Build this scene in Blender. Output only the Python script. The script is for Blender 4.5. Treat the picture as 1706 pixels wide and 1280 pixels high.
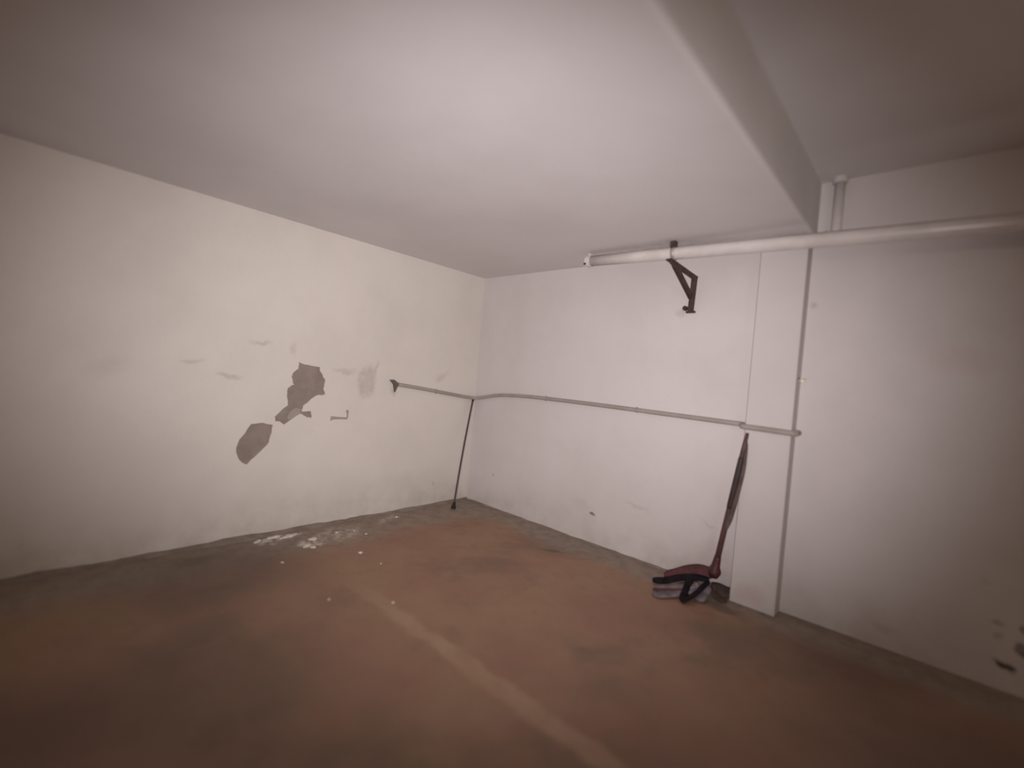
import bpy, bmesh, math, random
from mathutils import Vector, Matrix, Euler, noise

for o in list(bpy.data.objects):
    bpy.data.objects.remove(o)
S = bpy.context.scene
COL = S.collection
random.seed(7)

# ------------------------------------------------------------------ camera
H1, H2, XB = 2.567, 2.945, 3.26          # low soffit, upper ceiling, step in the ceiling
yaw, pitch, roll, fpx = math.radians(42.498), math.radians(-0.759), math.radians(4.886), 773.5
cam_d = bpy.data.cameras.new('camera')
cam = bpy.data.objects.new('camera', cam_d)
COL.objects.link(cam)
S.camera = cam
fw = Vector((-math.sin(yaw) * math.cos(pitch), math.cos(yaw) * math.cos(pitch), math.sin(pitch)))
r0 = fw.cross(Vector((0, 0, 1))).normalized()
u0 = r0.cross(fw)
rr = math.cos(roll) * r0 + math.sin(roll) * u0
uu = -math.sin(roll) * r0 + math.cos(roll) * u0
CAM = Vector((3.944, -3.6885, 1.45))
cam.matrix_world = Matrix(((rr.x, uu.x, -fw.x, CAM.x), (rr.y, uu.y, -fw.y, CAM.y),
                           (rr.z, uu.z, -fw.z, CAM.z), (0, 0, 0, 1)))
cam_d.sensor_fit = 'HORIZONTAL'
cam_d.sensor_width = 36
cam_d.lens = 36 * fpx / 1706
cam_d.clip_start = 0.02
cam_d.dof.use_dof = True
cam_d.dof.focus_distance = 4.3
cam_d.dof.aperture_fstop = 0.28

# ------------------------------------------------------------------ world, lights, exposure
W = bpy.data.worlds.new('dark_basement')
S.world = W
W.use_nodes = True
W.node_tree.nodes['Background'].inputs[0].default_value = (0.004, 0.0035, 0.003, 1)
S.view_settings.view_transform = 'Standard'
S.view_settings.look = 'None'
S.view_settings.gamma = 1
S.view_settings.use_curve_mapping = False
S.view_settings.exposure = 0.0


def spot(name, loc, aim, power, size, blend, color, radius):
    d = bpy.data.lights.new(name, 'SPOT')
    d.energy = power
    d.spot_size = math.radians(size)
    d.spot_blend = blend
    d.color = color
    d.shadow_soft_size = radius
    o = bpy.data.objects.new(name, d)
    COL.objects.link(o)
    o.location = loc
    o.rotation_euler = (Vector(aim) - Vector(loc)).to_track_quat('-Z', 'Y').to_euler()
    return o


TORCH = CAM + Vector((0.09, -0.16, -0.08))      # the phone's own flash, right beside the lens
AZ, EL = yaw + 0.035, 0.062
flash = spot('flash_light', TORCH, TORCH + Vector((-math.sin(AZ) * math.cos(EL), math.cos(AZ) * math.cos(EL), math.sin(EL))),
             535, 106, 1.0, (1.0, 0.925, 0.94), 0.03)
flash.scale = (1.0, 0.68, 1.0)                   # oval flash beam
# dim warm bulb of the basement passage, far behind the camera to the right
bulb = bpy.data.lights.new('passage_bulb', 'POINT')
bulb.energy = 46
bulb.color = (1.0, 0.82, 0.62)
bulb.shadow_soft_size = 0.16
bulb_o = bpy.data.objects.new('passage_bulb', bulb)
COL.objects.link(bulb_o)
bulb_o.location = (7.0, -5.2, 2.12)


# ------------------------------------------------------------------ node helpers
class NT:
    def __init__(self, name, rough=0.8, spec=0.3):
        self.m = bpy.data.materials.new(name)
        self.m.use_nodes = True
        self.t = self.m.node_tree
        self.b = self.t.nodes['Principled BSDF']
        self.b.inputs['Roughness'].default_value = rough
        self.b.inputs['Specular IOR Level'].default_value = spec
        self.tc = self.t.nodes.new('ShaderNodeTexCoord').outputs['Object']

    def n(self, typ, **kw):
        x = self.t.nodes.new(typ)
        for k, v in kw.items():
            setattr(x, k, v)
        return x

    def link(self, a, b):
        self.t.links.new(a, b)

    def noise(self, scale, detail=4, rough=0.55, vec=None):
        x = self.n('ShaderNodeTexNoise')
        x.inputs['Scale'].default_value = scale
        x.inputs['Detail'].default_value = detail
        x.inputs['Roughness'].default_value = rough
        self.link(vec or self.tc, x.inputs['Vector'])
        return x.outputs['Fac'], x.outputs['Color']

    def remap(self, v, a, b, c=0.0, d=1.0, smooth=True):
        x = self.n('ShaderNodeMapRange', interpolation_type='SMOOTHSTEP' if smooth else 'LINEAR')
        for i, q in zip((1, 2, 3, 4), (a, b, c, d)):
            x.inputs[i].default_value = q
        self.link(v, x.inputs[0])
        return x.outputs[0]

    def math(self, op, a, b):
        x = self.n('ShaderNodeMath', operation=op)
        for i, q in enumerate((a, b)):
            if isinstance(q, (int, float)):
                x.inputs[i].default_value = q
            else:
                self.link(q, x.inputs[i])
        return x.outputs[0]

    def mix(self, fac, a, b):
        x = self.n('ShaderNodeMix', data_type='RGBA')
        for s, q in ((x.inputs[0], fac), (x.inputs[6], a), (x.inputs[7], b)):
            if isinstance(q, (int, float)):
                s.default_value = q
            elif isinstance(q, tuple):
                s.default_value = (*q, 1)
            else:
                self.link(q, s)
        return x.outputs[2]

    def warped(self, amount, scale):
        _, c = self.noise(scale, 3)
        sub = self.n('ShaderNodeVectorMath', operation='SUBTRACT')
        self.link(c, sub.inputs[0])
        sub.inputs[1].default_value = (.5, .5, .5)
        mul = self.n('ShaderNodeVectorMath', operation='SCALE')
        self.link(sub.outputs[0], mul.inputs[0])
        mul.inputs['Scale'].default_value = amount
        add = self.n('ShaderNodeVectorMath', operation='ADD')
        self.link(self.tc, add.inputs[0])
        self.link(mul.outputs[0], add.inputs[1])
        return add.outputs[0]

    def blob(self, vec, c, rad, rot=(0, 0, 0), inner=0.45):
        mp = self.n('ShaderNodeMapping', vector_type='TEXTURE')
        mp.inputs['Location'].default_value = c
        mp.inputs['Rotation'].default_value = rot
        mp.inputs['Scale'].default_value = rad
        self.link(vec, mp.inputs['Vector'])
        ln = self.n('ShaderNodeVectorMath', operation='LENGTH')
        self.link(mp.outputs[0], ln.inputs[0])
        return self.remap(ln.outputs['Value'], 1.0, inner)

    def bump(self, h, strength, dist):
        x = self.n('ShaderNodeBump')
        x.inputs['Strength'].default_value = strength
        x.inputs['Distance'].default_value = dist
        self.link(h, x.inputs['Height'])
        self.link(x.outputs[0], self.b.inputs['Normal'])

    def color(self, c):
        if isinstance(c, tuple):
            self.b.inputs['Base Color'].default_value = (*c, 1)
        else:
            self.link(c, self.b.inputs['Base Color'])


def sp(v):
    sep = v
    return sep


PAINT = (0.70, 0.655, 0.63)
PAINT_B = (0.64, 0.60, 0.57)


def paint_material(name, blobs=(), low_dirt=True, base=PAINT, base_b=PAINT_B, rough=0.75):
    k = NT(name, rough, 0.25)
    f, _ = k.noise(1.1, 5, 0.6)
    c = k.mix(k.remap(f, 0.35, 0.7), base, base_b)
    f2, _ = k.noise(34, 3, 0.6)
    c = k.mix(k.math('MULTIPLY', k.remap(f2, 0.5, 0.75), 0.12), c, (0.56, 0.52, 0.49))
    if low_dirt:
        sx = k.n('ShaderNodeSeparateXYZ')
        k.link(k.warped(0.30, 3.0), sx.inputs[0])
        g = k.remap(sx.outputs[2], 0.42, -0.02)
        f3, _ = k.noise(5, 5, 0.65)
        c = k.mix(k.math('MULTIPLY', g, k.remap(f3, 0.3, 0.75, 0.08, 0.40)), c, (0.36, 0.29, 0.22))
    w = k.warped(0.10, 9.0)
    f4, _ = k.noise(14, 4, 0.7)
    br = k.remap(f4, 0.30, 0.62, 0.45, 1.0)
    for (pos, rad, rot, strength, colr, inner) in blobs:
        m = k.math('MULTIPLY', k.math('MULTIPLY', k.blob(w, pos, rad, rot, inner), br), strength)
        c = k.mix(m, c, colr)
    k.color(c)
    fb, _ = k.noise(70, 4, 0.6)
    k.bump(fb, 0.18, 0.004)
    return k.m


G1 = (0.40, 0.355, 0.325)
G2 = (0.20, 0.165, 0.14)
left_blobs = [
    ((0, -1.39, 1.30), (1, .115, .20), (0, 0, 0), .55, G1, .55),
    ((0, -1.30, 1.42), (1, .025, .10), (0, 0, 0), .45, G1, .3),
    ((0, -1.62, 1.38), (1, .16, .035), (0, 0, 0), .5, G1, .2),
    ((0, -2.78, 1.375), (1, .10, .022), (0.2, 0, 0), .45, G1, .2),
    ((0, -2.55, 1.285), (1, .13, .028), (-0.15, 0, 0), .6, G1, .2),
    ((0, -2.34, 1.56), (1, .10, .03), (0, 0, 0), .55, G1, .2),
    ((0, -2.08, 1.54), (1, .035, .10), (0, 0, 0), .35, G1, .2),
    ((0, -0.52, 1.40), (1, .16, .06), (0.5, 0, 0), .35, G1, .2),
    ((0, -0.50, 0.23), (1, .028, .032), (0, 0, 0), .6, G1, .2),
    ((0, -3.24, 1.30), (1, .16, .10), (0.6, 0, 0), .22, G1, .1),
    ((0, -0.9, 0.30), (1, .5, .16), (0, 0, 0), .22, G1, .1),
    ((0, -1.09, 1.22), (1, .06, .06), (0, 0, 0), .5, G1, .1),
]
back_blobs = [
    ((1.686, 0, .259), (.040, 1, .022), (0, 0, 0), 1.0, G2, .4),
    ((0.404, 0, .355), (.020, 1, .024), (0, 0, 0), .8, (0.25, .25, .30), .3),
    ((2.12, 0, .445), (.16, 1, .018), (0, 0.12, 0), .42, G1, .2),
    ((1.55, 0, .34), (.16, 1, .08), (0, 0.2, 0), .22, G1, .1),
    ((2.72, 0, .45), (.10, 1, .016), (0, 0.25, 0), .35, G1, .2),
    ((2.35, 0, 2.10), (.07, 1, .05), (0, .5, 0), .40, G1, .2),
    ((2.80, 0, .20), (.17, 1, .24), (0, 0, 0), .35, (0.50, .30, .27), .1),
    ((4.30, 0, .137), (.065, 1, .022), (0, .35, 0), 1.0, (.09, .065, .05), .5),
    ((4.37, 0, .245), (.045, 1, .05), (0, 0, 0), 1.0, (.09, .065, .05), .4),
    ((4.365, 0, .36), (.02, 1, .03), (0, 0, 0), .8, (.13, .10, .08), .3),
    ((4.262, 0, .355), (.04, 1, .022), (0, 0, 0), .55, (.2, .16, .13), .2),
    ((4.262, 0, .275), (.03, 1, .022), (0, 0, 0), .45, (.2, .16, .13), .2),
    ((3.80, 0, .12), (.11, 1, .04), (0, .1, 0), .4, G1, .2),
    ((4.02, 0, 1.77), (.22, 1, .13), (0, 0, 0), .22, (0.60, .42, .38), .1),
    ((4.20, 0, .55), (.05, 1, .05), (0, 0, 0), .3, (0.55, .33, .28), .1),
    ((3.28, 0, 2.12), (.035, 1, .035), (0, 0, 0), .6, G1, .2),
]
M_left = paint_material('left_wall_paint', left_blobs, base=(0.695, 0.655, 0.605), base_b=(0.64, 0.60, 0.55))
M_back = paint_material('back_wall_paint', back_blobs, base=(0.665, 0.622, 0.612), base_b=(0.615, 0.572, 0.558))
M_wall = paint_material('wall_paint')
M_pilaster = paint_material('pilaster_paint', [((3.10, -.14, .10), (.13, 1, .09), (0, 0, 0), .45, (0.50, .32, .29), .1)], base=(0.625, 0.585, 0.572), base_b=(0.59, 0.55, 0.535))
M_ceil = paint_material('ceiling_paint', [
    ((2.3, -.27, H1), (.9, .24, .3), (0, 0, 0), .50, (.36, .31, .28), .05),  # soft shade of the drain pipe, painted into the soffit colour
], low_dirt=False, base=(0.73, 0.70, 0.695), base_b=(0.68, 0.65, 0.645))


def floor_material():
    k = NT('floor_paint', 0.62, 0.35)
    w = k.warped(0.35, 2.2)
    w2 = k.warped(0.12, 7.0)
    f, _ = k.noise(1.3, 6, 0.62)
    red, tan, dark = (0.305, 0.168, 0.114), (0.330, 0.203, 0.128), (0.180, 0.122, 0.085)
    c = k.mix(k.remap(f, 0.35, 0.65), red, tan)
    f2, _ = k.noise(0.9, 5, 0.65, k.warped(0.6, 1.2))
    c = k.mix(k.math('MULTIPLY', k.remap(f2, 0.50, 0.68), 0.65), c, dark)
    f5, _ = k.noise(9, 5, 0.7)
    c = k.mix(k.math('MULTIPLY', k.remap(f5, 0.48, 0.72), 0.30), c, dark)
    # bare grey cement margin along both walls
    s = k.n('ShaderNodeSeparateXYZ')
    k.link(w, s.inputs[0])
    mb = k.remap(s.outputs[1], -0.46, -0.20)
    ml = k.remap(s.outputs[0], 0.72, 0.30)
    grey = k.mix(k.remap(f5, 0.4, 0.65), (0.31, 0.255, 0.205), (0.225, 0.185, 0.150))
    c = k.mix(k.math('MULTIPLY', mb, 0.85), c, grey)
    c = k.mix(k.math('MULTIPLY', ml, 0.80), c, grey)
    # grey-brown dirt by the left corner; dim floor ends painted darker as shade
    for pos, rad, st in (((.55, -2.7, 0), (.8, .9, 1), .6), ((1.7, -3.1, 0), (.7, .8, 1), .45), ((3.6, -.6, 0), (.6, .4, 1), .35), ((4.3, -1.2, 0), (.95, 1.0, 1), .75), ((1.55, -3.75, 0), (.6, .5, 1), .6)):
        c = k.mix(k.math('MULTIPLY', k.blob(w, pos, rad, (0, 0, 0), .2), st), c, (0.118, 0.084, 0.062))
    # old faded parking line, parallel to the back wall
    s2 = k.n('ShaderNodeSeparateXYZ')
    k.link(w2, s2.inputs[0])
    d = k.math('ABSOLUTE', k.math('ADD', s2.outputs[1], 2.055), 0)
    line = k.math('MULTIPLY', k.remap(d, 0.075, 0.035), k.remap(s2.outputs[0], 0.9, 2.0))
    fl, _ = k.noise(6, 5, 0.6)
    c = k.mix(k.math('MULTIPLY', line, k.remap(fl, 0.25, 0.6, 0.30, 0.75)), c, (0.43, 0.285, 0.19))
    # lime dust under the flaked wall
    wd = k.warped(0.30, 8)
    fd, _ = k.noise(13, 5, 0.7)
    for pos, rad, st in (((.12, -2.13, 0), (.10, .26, 1), 1.0), ((.36, -2.0, 0), (.12, .12, 1), .9), ((.28, -1.70, 0), (.22, .30, 1), .55), ((.14, -1.15, 0), (.10, .25, 1), .5)):
        m = k.math('MULTIPLY', k.blob(wd, pos, rad, (0, 0, 0.3), .3), k.remap(fd, 0.42, 0.58, 0.0, st))
        c = k.mix(m, c, (0.60, 0.55, 0.49))
    # dark scuff marks
    for pos, rad, rz, st in (((1.60, -.46, 0), (.17, .035, 1), 0.5, .7), ((.25, -2.75, 0), (.10, .25, 1), .2, .45), ((2.95, -.30, 0), (.20, .10, 1), 0, .7)):
        c = k.mix(k.math('MULTIPLY', k.blob(w2, pos, rad, (0, 0, rz), .3), st), c, (0.115, 0.082, 0.062))
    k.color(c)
    fb, _ = k.noise(30, 5, 0.65)
    k.bump(fb, 0.25, 0.006)
    return k.m


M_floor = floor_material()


def plain(name, a, b=None, scale=12.0, rough=0.6, spec=0.4, metal=0.0, bump=0.0, bscale=60.0):
    k = NT(name, rough, spec)
    if b:
        f, _ = k.noise(scale, 4, 0.6)
        k.color(k.mix(k.remap(f, 0.35, 0.65), a, b))
    else:
        k.color(a)
    k.b.inputs['Metallic'].default_value = metal
    if bump:
        f, _ = k.noise(bscale, 4, 0.6)
        k.bump(f, bump, 0.004)
    return k.m


M_cement = plain('bare_cement', (0.30, 0.25, 0.215), (0.25, 0.21, 0.18), 9, 0.95, 0.1, bump=.5)
M_cement2 = plain('pale_cement', (0.39, 0.335, 0.295), (0.34, 0.29, 0.25), 12, 0.95, 0.1, bump=.5)
M_fillet = plain('floor_edge_cement', (0.28, 0.23, 0.19), (0.21, 0.17, 0.14), 7, 0.9, 0.2, bump=.4)
M_pvc = plain('painted_pvc_pipe', (0.68, 0.63, 0.605), (0.60, 0.555, 0.53), 5, 0.24, 0.5)
M_conduit = plain('grey_conduit_plastic', (0.38, 0.335, 0.31), (0.33, 0.29, 0.265), 6, 0.6, 0.3)
M_iron = plain('rusty_brown_iron', (0.105, 0.068, 0.060), (0.070, 0.047, 0.042), 20, 0.7, 0.3, .3)
M_bracket = plain('grey_brown_metal', (0.185, 0.15, 0.135), (0.14, 0.115, 0.10), 20, .7, .3, .2)
M_grey = plain('grey_brown_cloth', (0.145, 0.105, 0.10), (0.10, 0.075, 0.07), 14, .95, .1, bump=.4)
M_grip = plain('dark_brown_grip', (0.060, 0.036, 0.036), (0.042, 0.028, 0.028), 8, .55, .4)
M_galv = plain('dull_galvanised_strap', (0.50, 0.46, 0.43), (0.40, 0.365, 0.34), 30, 0.5, 0.5, .3)
M_dark = plain('dark_stick_metal', (0.075, 0.055, 0.050), (0.055, 0.042, 0.038), 15, 0.5, 0.4)
M_rubber = plain('black_rubber', (0.028, 0.024, 0.022), None, rough=.8, spec=.3)
M_brass = plain('polished_brass', (1.0, 0.93, 0.72), None, rough=.3, spec=.9, metal=.35)
M_handle = plain('dark_red_mop_handle', (0.115, 0.058, 0.056), (0.070, 0.040, 0.040), 8, .5, .4)
M_socket = plain('dark_red_plastic', (0.095, 0.026, 0.032), (0.055, 0.020, 0.024), 20, .5, .4)
M_red = plain('maroon_cloth', (0.150, 0.062, 0.064), (0.095, 0.045, 0.048), 14, .95, .1, bump=.5)
M_navy = plain('navy_black_cloth', (0.013, 0.011, 0.014), (0.024, 0.018, 0.022), 14, .95, .1, bump=.5)
M_lilac = plain('grey_lilac_cloth', (0.27, 0.22, 0.235), (0.15, 0.125, 0.14), 14, .95, .1, bump=.5)
M_brown = plain('brown_wet_cloth', (0.105, 0.072, 0.058), (0.075, 0.052, 0.043), 14, .9, .2, bump=.5)
M_lime = plain('white_plaster_chip', (0.80, 0.75, 0.69), (0.66, 0.61, 0.55), 20, .9, .2)


# ------------------------------------------------------------------ object helpers
def mesh_obj(name, bm, mat, parent=None, smooth=False):
    me = bpy.data.meshes.new(name)
    bmesh.ops.recalc_face_normals(bm, faces=bm.faces[:])
    bm.to_mesh(me)
    bm.free()
    me.materials.append(mat)
    if smooth:
        for p in me.polygons:
            p.use_smooth = True
    o = bpy.data.objects.new(name, me)
    COL.objects.link(o)
    if parent:
        o.parent = parent
        o.matrix_parent_inverse = Matrix.Translation(-Vector(world_loc(parent)))
    return o


def world_loc(o):
    v = Vector(o.location)
    if o.parent:
        v = v + world_loc(o.parent) + o.matrix_parent_inverse.to_translation()
    return v


def thing(name, label, cat, loc, group=None):
    o = bpy.data.objects.new(name, None)
    COL.objects.link(o)
    o.empty_display_size = .05
    o.location = loc
    tag(o, label, cat, group)
    return o


def tag(o, label, cat, group=None):
    o['label'] = label
    o['category'] = cat
    if group:
        o['group'] = group


def struct(o):
    o['kind'] = 'structure'
    return o


def add_box(bm, lo, hi, bevel=0.0, seg=2):
    t = bmesh.new()
    bmesh.ops.create_cube(t, size=1)
    for v in t.verts:
        v.co = Vector([lo[i] + (v.co[i] + .5) * (hi[i] - lo[i]) for i in range(3)])
    if bevel:
        bmesh.ops.bevel(t, geom=t.edges[:], offset=bevel, segments=seg, affect='EDGES', profile=.5)
    me = bpy.data.meshes.new('tmp')
    t.to_mesh(me)
    t.free()
    bm.from_mesh(me)
    bpy.data.meshes.remove(me)


def catmull(pts, n):
    P = [Vector(p) for p in pts]
    out = []
    for i in range(len(P) - 1):
        a, b, c, d = P[max(i - 1, 0)], P[i], P[i + 1], P[min(i + 2, len(P) - 1)]
        for j in range(n):
            t = j / n
            out.append(.5 * ((2 * b) + (c - a) * t + (2 * a - 5 * b + 4 * c - d) * t * t + (3 * b - a - 3 * c + d) * t ** 3))
    out.append(P[-1])
    return out


def add_tube(bm, pts, rad, seg=14, cap=True):
    """swept tube; rad a number or a list (one per point)"""
    P = [Vector(p) for p in pts]
    R = [rad] * len(P) if isinstance(rad, (int, float)) else rad
    rings = []
    up = None
    for i, q in enumerate(P):
        t = (P[min(i + 1, len(P) - 1)] - P[max(i - 1, 0)]).normalized()
        if up is None:
            up = t.orthogonal().normalized()
        up = (up - t * up.dot(t)).normalized()
        s = t.cross(up)
        rings.append([bm.verts.new(q + R[i] * (math.cos(a) * up + math.sin(a) * s))
                      for a in [2 * math.pi * k / seg for k in range(seg)]])
    for a, b in zip(rings, rings[1:]):
        for k in range(seg):
            bm.faces.new((a[k], a[(k + 1) % seg], b[(k + 1) % seg], b[k]))
    if cap:
        bm.faces.new(rings[0][::-1])
        bm.faces.new(rings[-1])


def add_bar(bm, a, b, width, thick, side):
    """flat bar from a to b; 'side' is the direction of its width"""
    a, b = Vector(a), Vector(b)
    t = (b - a).normalized()
    s = Vector(side)
    s = (s - t * s.dot(t)).normalized()
    n = t.cross(s)
    vs = []
    for q in (a, b):
        for i, j in ((-1, -1), (1, -1), (1, 1), (-1, 1)):
            vs.append(bm.verts.new(q + s * (i * width / 2) + n * (j * thick / 2)))
    for f in ((0, 1, 2, 3), (7, 6, 5, 4), (0, 4, 5, 1), (1, 5, 6, 2), (2, 6, 7, 3), (3, 7, 4, 0)):
        bm.faces.new([vs[i] for i in f])


# ------------------------------------------------------------------ room shell
X1, Y0 = 8.0, -12.0
bm = bmesh.new()
add_box(bm, (-.2, Y0 - .2, -.15), (X1 + .2, .2, 0))
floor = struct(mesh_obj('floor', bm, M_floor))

# left wall: painted skin with real holes where the paint and plaster have come off
PATCHES = [
    [(-2.038, 1.432), (-1.962, 1.412), (-1.851, 1.4), (-1.839, 1.355), (-1.796, 1.296), (-1.807, 1.209), (-1.788, 1.166),
     (-1.868, 1.152), (-1.97, 1.065), (-1.977, 1.014), (-1.9, 1.017), (-1.893, 0.959), (-1.926, 0.963), (-1.988, 0.997),
     (-2.114, 0.905), (-2.161, 0.935), (-2.186, 0.932), (-2.196, 0.968), (-2.098, 1.065), (-2.111, 1.139), (-2.104, 1.215),
     (-2.06, 1.238), (-2.081, 1.292), (-2.079, 1.333), (-2.034, 1.377)],
    [(-2.365, 0.915), (-2.283, 0.923), (-2.203, 0.905), (-2.217, 0.81), (-2.229, 0.753), (-2.282, 0.693), (-2.373, 0.593),
     (-2.436, 0.642), (-2.459, 0.731), (-2.424, 0.817)],
    [(-1.721, 0.974), (-1.573, 0.962), (-1.569, 0.98), (-1.582, 1.029), (-1.552, 1.029), (-1.553, 0.967), (-1.564, 0.943),
     (-1.692, 0.944), (-1.724, 0.932)],
]


def jag(poly, amp, n):
    out = []
    for (a, b), (c, d) in zip(poly, poly[1:] + poly[:1]):
        for j in range(n):
            t = j / n
            y, z = a + (c - a) * t, b + (d - b) * t
            if j:
                y += random.uniform(-amp, amp)
                z += random.uniform(-amp, amp)
            out.append((y, z))
    return out


PATCHES = [jag(PATCHES[0], .0065, 3), jag(PATCHES[1], .006, 3), jag(PATCHES[2], .002, 2)]
DEPTH = 0.009
bm = bmesh.new()
edges = []
outer = [bm.verts.new((0, y, z)) for y, z in ((Y0, 0), (0, 0), (0, H2), (Y0, H2))]
edges += [bm.edges.new((outer[i], outer[(i + 1) % 4])) for i in range(4)]
loops = []
for poly in PATCHES:
    vs = [bm.verts.new((0, y, z)) for y, z in poly]
    loops.append(vs)
    edges += [bm.edges.new((vs[i], vs[(i + 1) % len(vs)])) for i in range(len(vs))]
bmesh.ops.triangle_fill(bm, use_beauty=True, use_dissolve=False, edges=edges)
for vs in loops:
    back = [bm.verts.new((-DEPTH, v.co.y, v.co.z)) for v in vs]
    for i in range(len(vs)):
        j = (i + 1) % len(vs)
        bm.faces.new((vs[i], vs[j], back[j], back[i]))
bk = [bm.verts.new((-.2, y, z)) for y, z in ((Y0, 0), (0, 0), (0, H2), (Y0, H2))]
for i in range(4):
    j = (i + 1) % 4
    bm.faces.new((outer[i], outer[j], bk[j], bk[i]))
bm.faces.new(bk)
wall_left = struct(mesh_obj('wall_left', bm, M_left))
PL = ['upper patch of bare grey cement where paint flaked off', 'lower oval patch of bare grey cement where paint flaked off',
      'small L-shaped chip in the paint']
for poly, lab in zip(PATCHES, PL):
    bm = bmesh.new()
    vs = [bm.verts.new((-DEPTH + .0005, y, z)) for y, z in poly]
    es = [bm.edges.new((vs[i], vs[(i + 1) % len(vs)])) for i in range(len(vs))]
    bmesh.ops.triangle_fill(bm, use_beauty=True, use_dissolve=False, edges=es)
    o = mesh_obj('bare_patch', bm, M_cement2 if 'chip' in lab else M_cement, wall_left)
    o['label'] = lab
# pale skim left inside the upper patch
bm = bmesh.new()
q = jag([(-2.085, .945), (-2.03, .965), (-1.99, 1.0), (-1.985, 1.03), (-2.03, 1.045), (-2.075, 1.01), (-2.095, .965)], .004, 2)
vs = [bm.verts.new((-DEPTH + .003, y, z)) for y, z in q]
f = bm.faces.new(vs)
r = bmesh.ops.extrude_face_region(bm, geom=[f])
for v in r['geom']:
    if isinstance(v, bmesh.types.BMVert):
        v.co.x -= .003
o = mesh_obj('plaster_skim', bm, M_cement2, wall_left)
o['label'] = 'paler thin plaster left inside the upper patch'

# back wall with its pilaster
bm = bmesh.new()
add_box(bm, (-.2, 0, 0), (X1 + .2, .2, H2))
wall_back = struct(mesh_obj('wall_back', bm, M_back))
bm = bmesh.new()
add_box(bm, (2.955, -.14, 0), (3.244, .0, H1), .008, 3)
o = mesh_obj('pilaster', bm, M_pilaster, wall_back)
o['label'] = 'shallow white pilaster standing proud of the wall'
bm = bmesh.new()
add_box(bm, (X1, Y0, 0), (X1 + .2, 0, H2))
struct(mesh_obj('wall_right', bm, M_wall))
bm = bmesh.new()
add_box(bm, (-.2, Y0 - .2, 0), (X1 + .2, Y0, H2))
struct(mesh_obj('wall_front', bm, M_wall))
bm = bmesh.new()
add_box(bm, (-.2, Y0 - .2, H2), (X1 + .2, .2, H2 + .2))
ceiling = struct(mesh_obj('ceiling', bm, M_ceil))
bm = bmesh.new()
add_box(bm, (0, Y0, H1), (XB, 0, H2))
es = [e for e in bm.edges if all(abs(v.co.x - XB) < 1e-4 and abs(v.co.z - H1) < 1e-4 for v in e.verts)]
bmesh.ops.bevel(bm, geom=es, offset=.022, segments=4, affect='EDGES', profile=.5)
o = mesh_obj('soffit', bm, M_ceil, ceiling)
o['label'] = 'lower flat ceiling with a step up to the right'


# rough cement left where wall meets floor
def fillet(axis, a, b, off, w, h, step=.05):
    bm = bmesh.new()
    n = int((b - a) / step)
    prev = None
    for i in range(n + 1):
        s = a + (b - a) * i / n
        k = .45 + .9 * max(0, .5 + 1.1 * noise.noise(Vector((s * 2.3, off, 3.1)))) + .35 * noise.noise(Vector((s * 11, 1, off)))
        k = max(.15, k)
        prof = [(0.0, h * k), (w * .35 * k, h * .55 * k), (w * k, 0.0)]
        ring = []
        for d, z in prof:
            ring.append(bm.verts.new((d, s, z + .0005) if axis == 'y' else (s, -d, z + .0005)))
        if prev:
            for j in range(2):
                bm.faces.new((prev[j], prev[j + 1], ring[j + 1], ring[j]))
        prev = ring
    return bm


o = mesh_obj('cement_fillet', fillet('y', -5.0, 0.0, 0.0, .055, .028), M_fillet, floor, True)
o['label'] = 'rough grey cement edge along the left wall'
o = mesh_obj('cement_fillet', fillet('x', 0.0, 2.95, 7.0, .03, .012), M_fillet, floor, True)
o['label'] = 'rough grey cement edge along the back wall'

# ------------------------------------------------------------------ drain pipe under the ceiling
PR = .045


def pz(x):
    return 2.505 - .030 * (x - 1.65)


dp = thing('drain_pipe', 'long white drain pipe running under the ceiling along the back wall', 'pipe', (1.65, -.35, 2.519))
bm = bmesh.new()
add_tube(bm, [(x, -.35, pz(x)) for x in (1.66, 2.2, 2.8, 3.4, 4.0, 4.6, 5.4, 6.4, 7.99)], PR, 28)
mesh_obj('pipe_run', bm, M_pvc, dp, True)
bm = bmesh.new()
add_tube(bm, [(1.648, -.35, 2.505), (1.690, -.35, 2.504)], .052, 28)
add_tube(bm, [(1.640, -.35, 2.505), (1.650, -.35, 2.505)], .046, 28)
add_box(bm, (1.652, -.372, 2.54), (1.680, -.328, H1 - .001), .003, 1)
mesh_obj('end_cap', bm, M_pvc, dp)
bm = bmesh.new()
add_tube(bm, [(1.652, -.395, 2.475), (1.652, -.41, 2.468)], .008, 8)
mesh_obj('screw', bm, M_iron, dp)

# wall riser beside the step in the ceiling
rp = thing('riser_pipe', 'short white vertical pipe stub between upper ceiling and long drain pipe', 'pipe', (3.372, -.05, 2.47))
bm = bmesh.new()
pts = [(3.372, -.045, 2.935), (3.372, -.045, 2.60), (3.372, -.048, 2.575), (3.372, -.058, 2.560), (3.372, -.075, 2.552), (3.372, -.19, 2.520), (3.372, -.31, 2.487)]
add_tube(bm, pts, .030, 22)
mesh_obj('pipe_run', bm, M_pvc, rp, True)
bm = bmesh.new()
add_tube(bm, [(3.372, -.052, 2.944), (3.372, -.052, 2.905)], .043, 24)
mesh_obj('top_collar', bm, M_pvc, rp)

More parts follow.
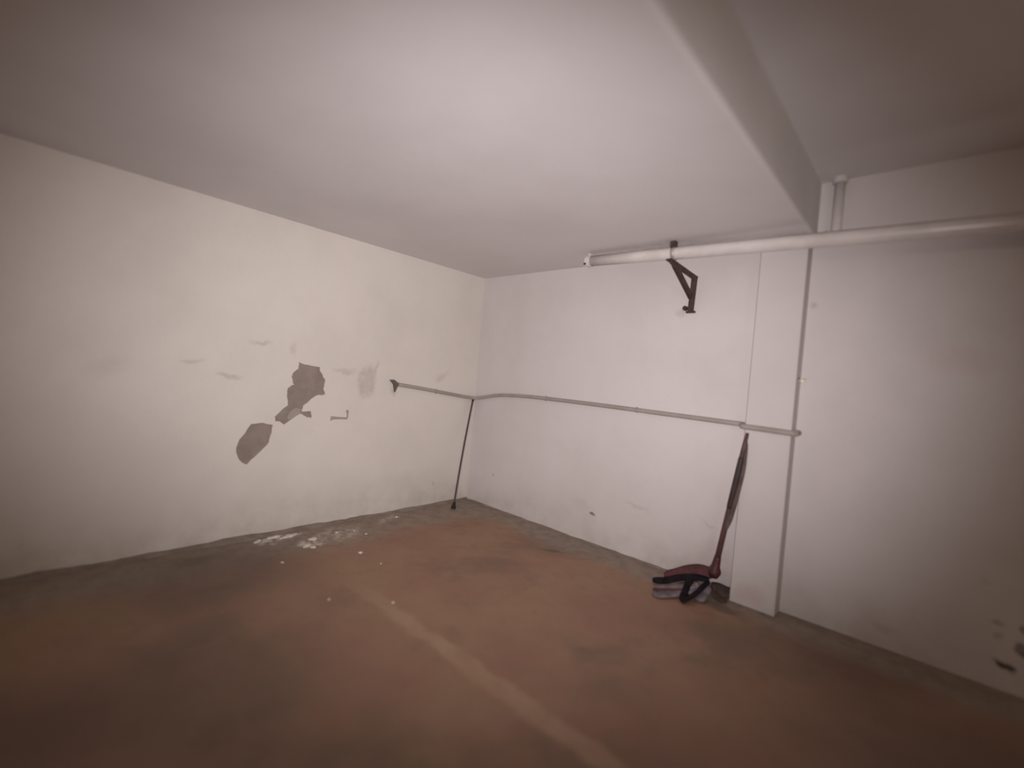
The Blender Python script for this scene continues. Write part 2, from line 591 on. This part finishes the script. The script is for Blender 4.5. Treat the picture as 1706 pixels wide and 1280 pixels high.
# ------------------------------------------------------------------ triangular bracket carrying the pipe
wb = thing('pipe_bracket', 'brown iron triangular wall bracket below the white drain pipe', 'bracket', (2.442, -.01, 2.12))
A, B, T = Vector((2.450, -.014, 2.373)), Vector((2.440, -.014, 2.120)), Vector((2.408, -.42, 2.424))
bm = bmesh.new()
add_bar(bm, B - Vector((0, 0, .02)), A + Vector((0, 0, .01)), .046, .012, (1, 0, 0))
add_bar(bm, B + Vector((.018, -.02, -.01)), A + Vector((.018, -.02, 0)), .036, .008, (0, 1, 0))
mesh_obj('wall_leg', bm, M_iron, wb)
bm = bmesh.new()
add_bar(bm, A + Vector((0, .01, 0)), T, .046, .010, (1, 0, 0))
add_bar(bm, A + Vector((.018, 0, -.02)), T + Vector((.018, 0, -.02)), .036, .008, (0, 0, 1))
mesh_obj('support_arm', bm, M_iron, wb)
bm = bmesh.new()
add_bar(bm, B + Vector((0, -.006, .085)), A.lerp(T, .78) - Vector((0, 0, .012)), .046, .012, (1, 0, 0))
add_bar(bm, B + Vector((-.014, -.01, .09)), A.lerp(T, .72) - Vector((.012, 0, .02)), .030, .008, (0, 1, .6))
mesh_obj('diagonal_strut', bm, M_iron, wb)
bm = bmesh.new()
add_box(bm, (2.402, -.018, 2.088), (2.478, -.001, 2.106), .003, 1)
mesh_obj('foot_plate', bm, M_iron, wb)
bm = bmesh.new()
add_tube(bm, [(2.394, 0.0, 2.128), (2.394, -.022, 2.128)], .020, 10)
add_tube(bm, [(2.394, -.020, 2.128), (2.394, -.034, 2.128)], .011, 8)
mesh_obj('bolt', bm, M_iron, wb)

# strap that ties the pipe to the bracket
bm = bmesh.new()
ring_o, ring_i = [], []
xs = 2.418
zc = pz(xs)
N = 28
for k in range(N):
    a = 2 * math.pi * k / N
    for lst, r in ((ring_o, PR + .005), (ring_i, PR + .0015)):
        lst.append([bm.verts.new((xs + dx, -.35 + r * math.cos(a), zc + r * math.sin(a))) for dx in (-.014, .014)])
for k in range(N):
    j = (k + 1) % N
    bm.faces.new((ring_o[k][0], ring_o[k][1], ring_o[j][1], ring_o[j][0]))
    bm.faces.new((ring_i[k][0], ring_i[j][0], ring_i[j][1], ring_i[k][1]))
    for e in (0, 1):
        bm.faces.new((ring_o[k][e], ring_o[j][e], ring_i[j][e], ring_i[k][e]))
o = mesh_obj('strap_band', bm, M_galv, dp, True)
o['label'] = 'thin grey strap wrapped round the pipe above the bracket'
bm = bmesh.new()
add_box(bm, (xs - .022, -.395, zc + .036), (xs + .022, -.355, H1 - .001), .003, 1)
add_tube(bm, [(xs, -.392, zc + .052), (xs, -.410, zc + .052)], .010, 8)
o = mesh_obj('hanger_bolt', bm, M_iron, dp)
o['label'] = 'dark bolt on top of the strap'

# ------------------------------------------------------------------ grey conduit along the walls
cd = thing('wall_conduit', 'thin grey conduit crossing both walls at chest height to the pilaster', 'conduit', (0.02, -1.06, 1.29))
RC = .019
bm = bmesh.new()
path = [(RC, -1.06, 1.288), (RC, -.80, 1.262), (RC, -.45, 1.222), (RC, -.16, 1.190), (.045, -.05, 1.184), (.14, -RC, 1.198), (.38, -RC, 1.244),
        (.64, -RC, 1.264), (1.0, -RC, 1.272), (1.68, -RC, 1.270), (2.3, -RC, 1.262), (2.90, -RC, 1.254)]
add_tube(bm, catmull(path, 6), RC, 12)
mesh_obj('conduit_run', bm, M_conduit, cd, True)
bm = bmesh.new()
path = [(2.90, -RC, 1.254), (2.934, -RC - .006, 1.252), (2.936, -.06, 1.250), (2.936, -.135, 1.248), (2.952, -.159, 1.247), (3.0, -.159, 1.246),
        (3.12, -.159, 1.244), (3.225, -.159, 1.242), (3.258, -.157, 1.241), (3.263, -.13, 1.241), (3.263, -.02, 1.241)]
add_tube(bm, catmull(path, 4), RC, 12)
mesh_obj('pilaster_bend', bm, M_conduit, cd, True)
for x, y, z, ax in ((.0, -.58, 1.237, 'y'), (1.05, 0, 1.272, 'x'), (2.05, 0, 1.266, 'x')):
    bm = bmesh.new()
    pp = []
    for k in range(9):
        a = math.pi * k / 8
        d, h = .001 + (RC * 2 + .001) * math.sin(a), (RC + .003) * math.cos(a)
        pp.append((d, y, z + h) if ax == 'y' else (x, -d, z + h))
    add_tube(bm, pp, .0035, 6)
    mesh_obj('saddle_clip', bm, M_conduit, cd, True)
bm = bmesh.new()
tri = [(-1.157, 1.330), (-1.102, 1.333), (-1.052, 1.298), (-1.091, 1.205), (-1.114, 1.288)]
vs = [bm.verts.new((0.002, y, z)) for y, z in tri]
f = bm.faces.new(vs)
r = bmesh.ops.extrude_face_region(bm, geom=[f])
nv = [v for v in r['geom'] if isinstance(v, bmesh.types.BMVert)]
c = sum((v.co for v in nv), Vector()) / len(nv)
for v in nv:
    v.co = c + (v.co - c) * .8
    v.co.x += .03
o = mesh_obj('end_bracket', bm, M_bracket, cd)
o['label'] = 'small dark triangular bracket at the conduit end'
bm = bmesh.new()
add_tube(bm, [(3.263, -.155, 1.241), (3.263, -.115, 1.241)], .024, 12)
mesh_obj('end_coupling', bm, M_conduit, cd)

# ------------------------------------------------------------------ small brass hook in the pilaster's side
bh = thing('cup_hook', 'tiny shiny brass hook on the right side of the pilaster', 'hook', (3.244, -.07, 1.60))
bm = bmesh.new()
hx, hy, hz = 3.268, -.07, 1.616
U = []
for k in range(13):
    a = math.radians(180 + 15 + 150 * k / 12)
    U.append((hx + .017 * math.cos(a), hy - .012 * math.sin(math.radians(180 * k / 12)), hz + .024 * math.sin(a)))
rads = [.0045 + .0055 * math.sin(math.pi * k / 12) for k in range(13)]
add_tube(bm, U, rads, 10)
mesh_obj('hook_curve', bm, M_brass, bh, True)
bm = bmesh.new()
add_tube(bm, [(3.244, hy, hz - .006), (hx - .0155, hy, hz - .006)], .0035, 8)
add_tube(bm, [(3.244, hy, hz - .006), (3.248, hy, hz - .006)], .009, 12)
mesh_obj('shank', bm, M_iron, bh)

# ------------------------------------------------------------------ thin dark stick leaning in the corner
b0, t0 = Vector((.223, -.387, 0.0)), Vector((.024, -.044, 1.19))
st = thing('broom_stick', 'thin dark stick leaning into the corner of the two walls', 'stick', b0)
bm = bmesh.new()
pts = []
for k in range(13):
    t = k / 12
    q = b0.lerp(t0, t)
    q.y -= .022 * math.sin(math.pi * t)
    q.x += .012 * math.sin(math.pi * t)
    q.z = max(q.z, .006)
    pts.append(q)
add_tube(bm, pts, .0105, 10)
mesh_obj('shaft', bm, M_dark, st, True)
d = (t0 - b0).normalized()
bm = bmesh.new()
add_tube(bm, [b0 + Vector((0, 0, .004)), b0 + d * .015 + Vector((0, 0, .004)), b0 + d * .05, b0 + d * .07], [.026, .026, .017, .014], 14)
mesh_obj('foot_cap', bm, M_rubber, st, True)
bm = bmesh.new()
add_tube(bm, [t0 - d * .05, t0 - d * .03, t0], [.012, .016, .015], 12)
mesh_obj('top_cap', bm, M_rubber, st, True)

# ------------------------------------------------------------------ mop leaning on the pilaster
sock, top = Vector((2.838, -.135, .158)), Vector((2.985, -.172, 1.205))
mp = thing('floor_mop', 'dark red mop with limp cloth strips leaning against the pilaster', 'mop', (2.80, -.2, 0))
d = (top - sock).normalized()
bm = bmesh.new()
add_tube(bm, [sock + d * .05, sock + d * .4, sock + d * .75, top - d * .12, top], [.020, .0185, .017, .0145, .011], 14)
mesh_obj('handle', bm, M_handle, mp, True)
bm = bmesh.new()
add_tube(bm, [sock + d * .50, sock + d * .52, sock + d * .86, sock + d * .88], [.0185, .0205, .0185, .0165], 14)
o = mesh_obj('grip', bm, M_grip, mp, True)
o['label'] = 'darker sleeve on the upper handle'
bm = bmesh.new()
add_tube(bm, [sock - d * .03, sock + d * .005, sock + d * .02, sock + d * .05, sock + d * .11, sock + d * .13],
         [.030, .045, .044, .030, .024, .021], 16)
mesh_obj('socket', bm, M_socket, mp, True)


def strip(name, pts, w0, w1, mat, th=.012, lift=(0, 0, 1), wav=.006, seed=0):
    """limp cloth strip: thick ribbon swept along a curve"""
    P = catmull(pts, 6)
    bm = bmesh.new()
    rings = []
    for i, q in enumerate(P):
        t = (P[min(i + 1, len(P) - 1)] - P[max(i - 1, 0)]).normalized()
        up = Vector(lift)
        up = (up - t * up.dot(t)).normalized()
        s = t.cross(up)
        u = i / (len(P) - 1)
        w = (w0 + (w1 - w0) * u) * min(1, .35 + .65 * math.sqrt(min(u, 1 - u) / .14)) + wav * noise.noise(Vector((u * 6, seed, .3)))
        ring = []
        for k in range(10):
            a = 2 * math.pi * k / 10
            c, sn = math.cos(a), math.sin(a)
            wr = 1 + .35 * noise.noise(Vector((k * 1.7, u * 9, seed)))
            v = q + s * (c * w * .5) + up * (sn * th * .5 * wr)
            v.z = max(v.z, .002)
            ring.append(bm.verts.new(v))
        rings.append(ring)
    for a, b in zip(rings, rings[1:]):
        for k in range(10):
            bm.faces.new((a[k], a[(k + 1) % 10], b[(k + 1) % 10], b[k]))
    bm.faces.new(rings[0][::-1])
    bm.faces.new(rings[-1])
    return mesh_obj(name, bm, mat, mp, True)


def lab(o, s):
    o['label'] = s
    return o


# upper maroon fold from the socket to the left, then navy, lilac and brown strips spread on the floor
lab(strip('cloth_strip', [(2.83, -.135, .13), (2.74, -.11, .135), (2.64, -.10, .10), (2.55, -.12, .045), (2.49, -.17, .018)], .11, .09, M_red, .03, (0, -.6, .8), seed=1), 'maroon cloth strip')
lab(strip('cloth_strip', [(2.82, -.17, .11), (2.73, -.20, .105), (2.63, -.24, .075), (2.55, -.29, .040), (2.465, -.33, .022)], .055, .06, M_navy, .030, (0, -.5, .8), seed=2), 'navy black cloth strip along the top')
lab(strip('cloth_strip', [(2.71, -.215, .10), (2.715, -.29, .070), (2.73, -.37, .035), (2.745, -.46, .015)], .05, .06, M_navy, .026, (.3, .5, .8), seed=3), 'navy black cloth strip hanging forward')
lab(strip('cloth_strip', [(2.815, -.16, .09), (2.80, -.26, .065), (2.78, -.36, .035), (2.755, -.47, .016)], .055, .07, M_navy, .028, (-.4, .4, .8), seed=4), 'navy black cloth strip from the socket')
lab(strip('cloth_strip', [(2.76, -.22, .075), (2.70, -.28, .05), (2.62, -.36, .026), (2.54, -.43, .014)], .10, .12, M_lilac, .024, seed=5), 'grey lilac cloth strip')
lab(strip('cloth_strip', [(2.77, -.26, .055), (2.71, -.34, .03), (2.64, -.44, .016), (2.57, -.53, .012)], .09, .10, M_lilac, .022, seed=6), 'grey lilac cloth strip nearest the camera')
lab(strip('cloth_strip', [(2.72, -.31, .045), (2.66, -.38, .038), (2.60, -.43, .030), (2.54, -.48, .024)], .022, .018, M_red, .016, seed=7), 'thin maroon strip over the lilac cloth')
lab(strip('cloth_strip', [(2.82, -.18, .07), (2.825, -.27, .035), (2.82, -.36, .014)], .06, .07, M_lilac, .022, seed=8), 'grey lilac cloth strip under the socket')
lab(strip('cloth_strip', [(2.83, -.13, .055), (2.86, -.10, .045), (2.90, -.085, .028), (2.945, -.075, .018)], .08, .13, M_brown, .03, (0, -.5, .8), seed=9), 'brown cloth strip toward the pilaster')
lab(strip('cloth_strip', [(2.84, -.17, .05), (2.87, -.18, .03), (2.91, -.19, .014), (2.955, -.185, .010)], .06, .08, M_brown, .02, seed=10), 'brown cloth strip on the floor by the pilaster')
lab(strip('hanging_strap', [sock + d * 1.00 + Vector((.012, -.01, 0)), sock + d * .90 + Vector((.026, -.012, 0)), sock + d * .78 + Vector((.036, -.014, 0)),
                            sock + d * .62 + Vector((.034, -.014, 0)), sock + d * .46 + Vector((.026, -.012, 0)), sock + d * .34 + Vector((.012, -.01, 0))],
            .018, .034, M_grey, .010, (.3, -1, 0), wav=.004, seed=12), 'grey brown strap hanging along the handle')

# ------------------------------------------------------------------ plaster chips fallen below the flaked wall
CH = [(.103, -2.284, .035, 'thin white plaster chip lying leftmost against the left wall'),
      (.09, -2.16, .05, 'wide white plaster chip by the left wall under the lower patch'),
      (.12, -2.05, .055, 'pale plaster chip in the middle of the white dust by the wall'),
      (.286, -1.938, .050, 'bright rounded plaster chip in front of the dusty wall edge'),
      (.40, -2.035, .045, 'long white plaster chip on the near edge of the dust'),
      (.455, -2.00, .030, 'small white plaster chip at the tip of the dust trail'),
      (.754, -1.773, .024, 'single bright plaster chip lying out on the grey floor'),
      (1.298, -2.286, .011, 'tiny plaster chip nearest the camera on the brown floor'),
      (1.563, -2.003, .012, 'tiny plaster chip beside the start of the tan floor line'),
      (.606, -2.296, .014, 'small pale plaster chip on the dark floor left of the dust'),
      (.247, -1.713, .020, 'grey white plaster chip close to the wall right of the dust'),
      (.408, -1.522, .015, 'small plaster chip between the dust and the leaning stick'),
      (.152, -1.051, .026, 'flat plaster chip near the wall below the conduit end'),
      (1.019, -1.752, .010, 'tiny plaster chip right of the single bright chip'),
      (.287, -1.568, .014, 'small thin plaster chip near the wall right of the grey one')]
for i, (x, y, s, lb) in enumerate(CH):
    bm = bmesh.new()
    n = 8
    a0 = random.uniform(0, 6)
    st_ = random.uniform(1.3, 2.0) if s > .03 else random.uniform(1, 1.4)
    botv, topv = [], []
    for k in range(n):
        a = 2 * math.pi * k / n
        r = s * random.uniform(.5, 1.15)
        px, py = r * math.cos(a) / st_, r * math.sin(a) * st_ * .8
        c_, s_ = math.cos(a0 * .15), math.sin(a0 * .15)
        px, py = px * c_ - py * s_, px * s_ + py * c_
        botv.append(bm.verts.new((px, py, .0)))
        topv.append(bm.verts.new((px * .88, py * .88, .004 + random.uniform(.0, .10) * s)))
    bm.faces.new(botv[::-1])
    ct = bm.verts.new((0, 0, .005 + .10 * s))
    for k in range(n):
        j = (k + 1) % n
        bm.faces.new((botv[k], botv[j], topv[j], topv[k]))
        bm.faces.new((topv[k], topv[j], ct))
    o = mesh_obj('plaster_chip', bm, M_lime)
    o.location = (x, y, .001)
    tag(o, lb, 'plaster chip', 'plaster chips fallen on the floor')
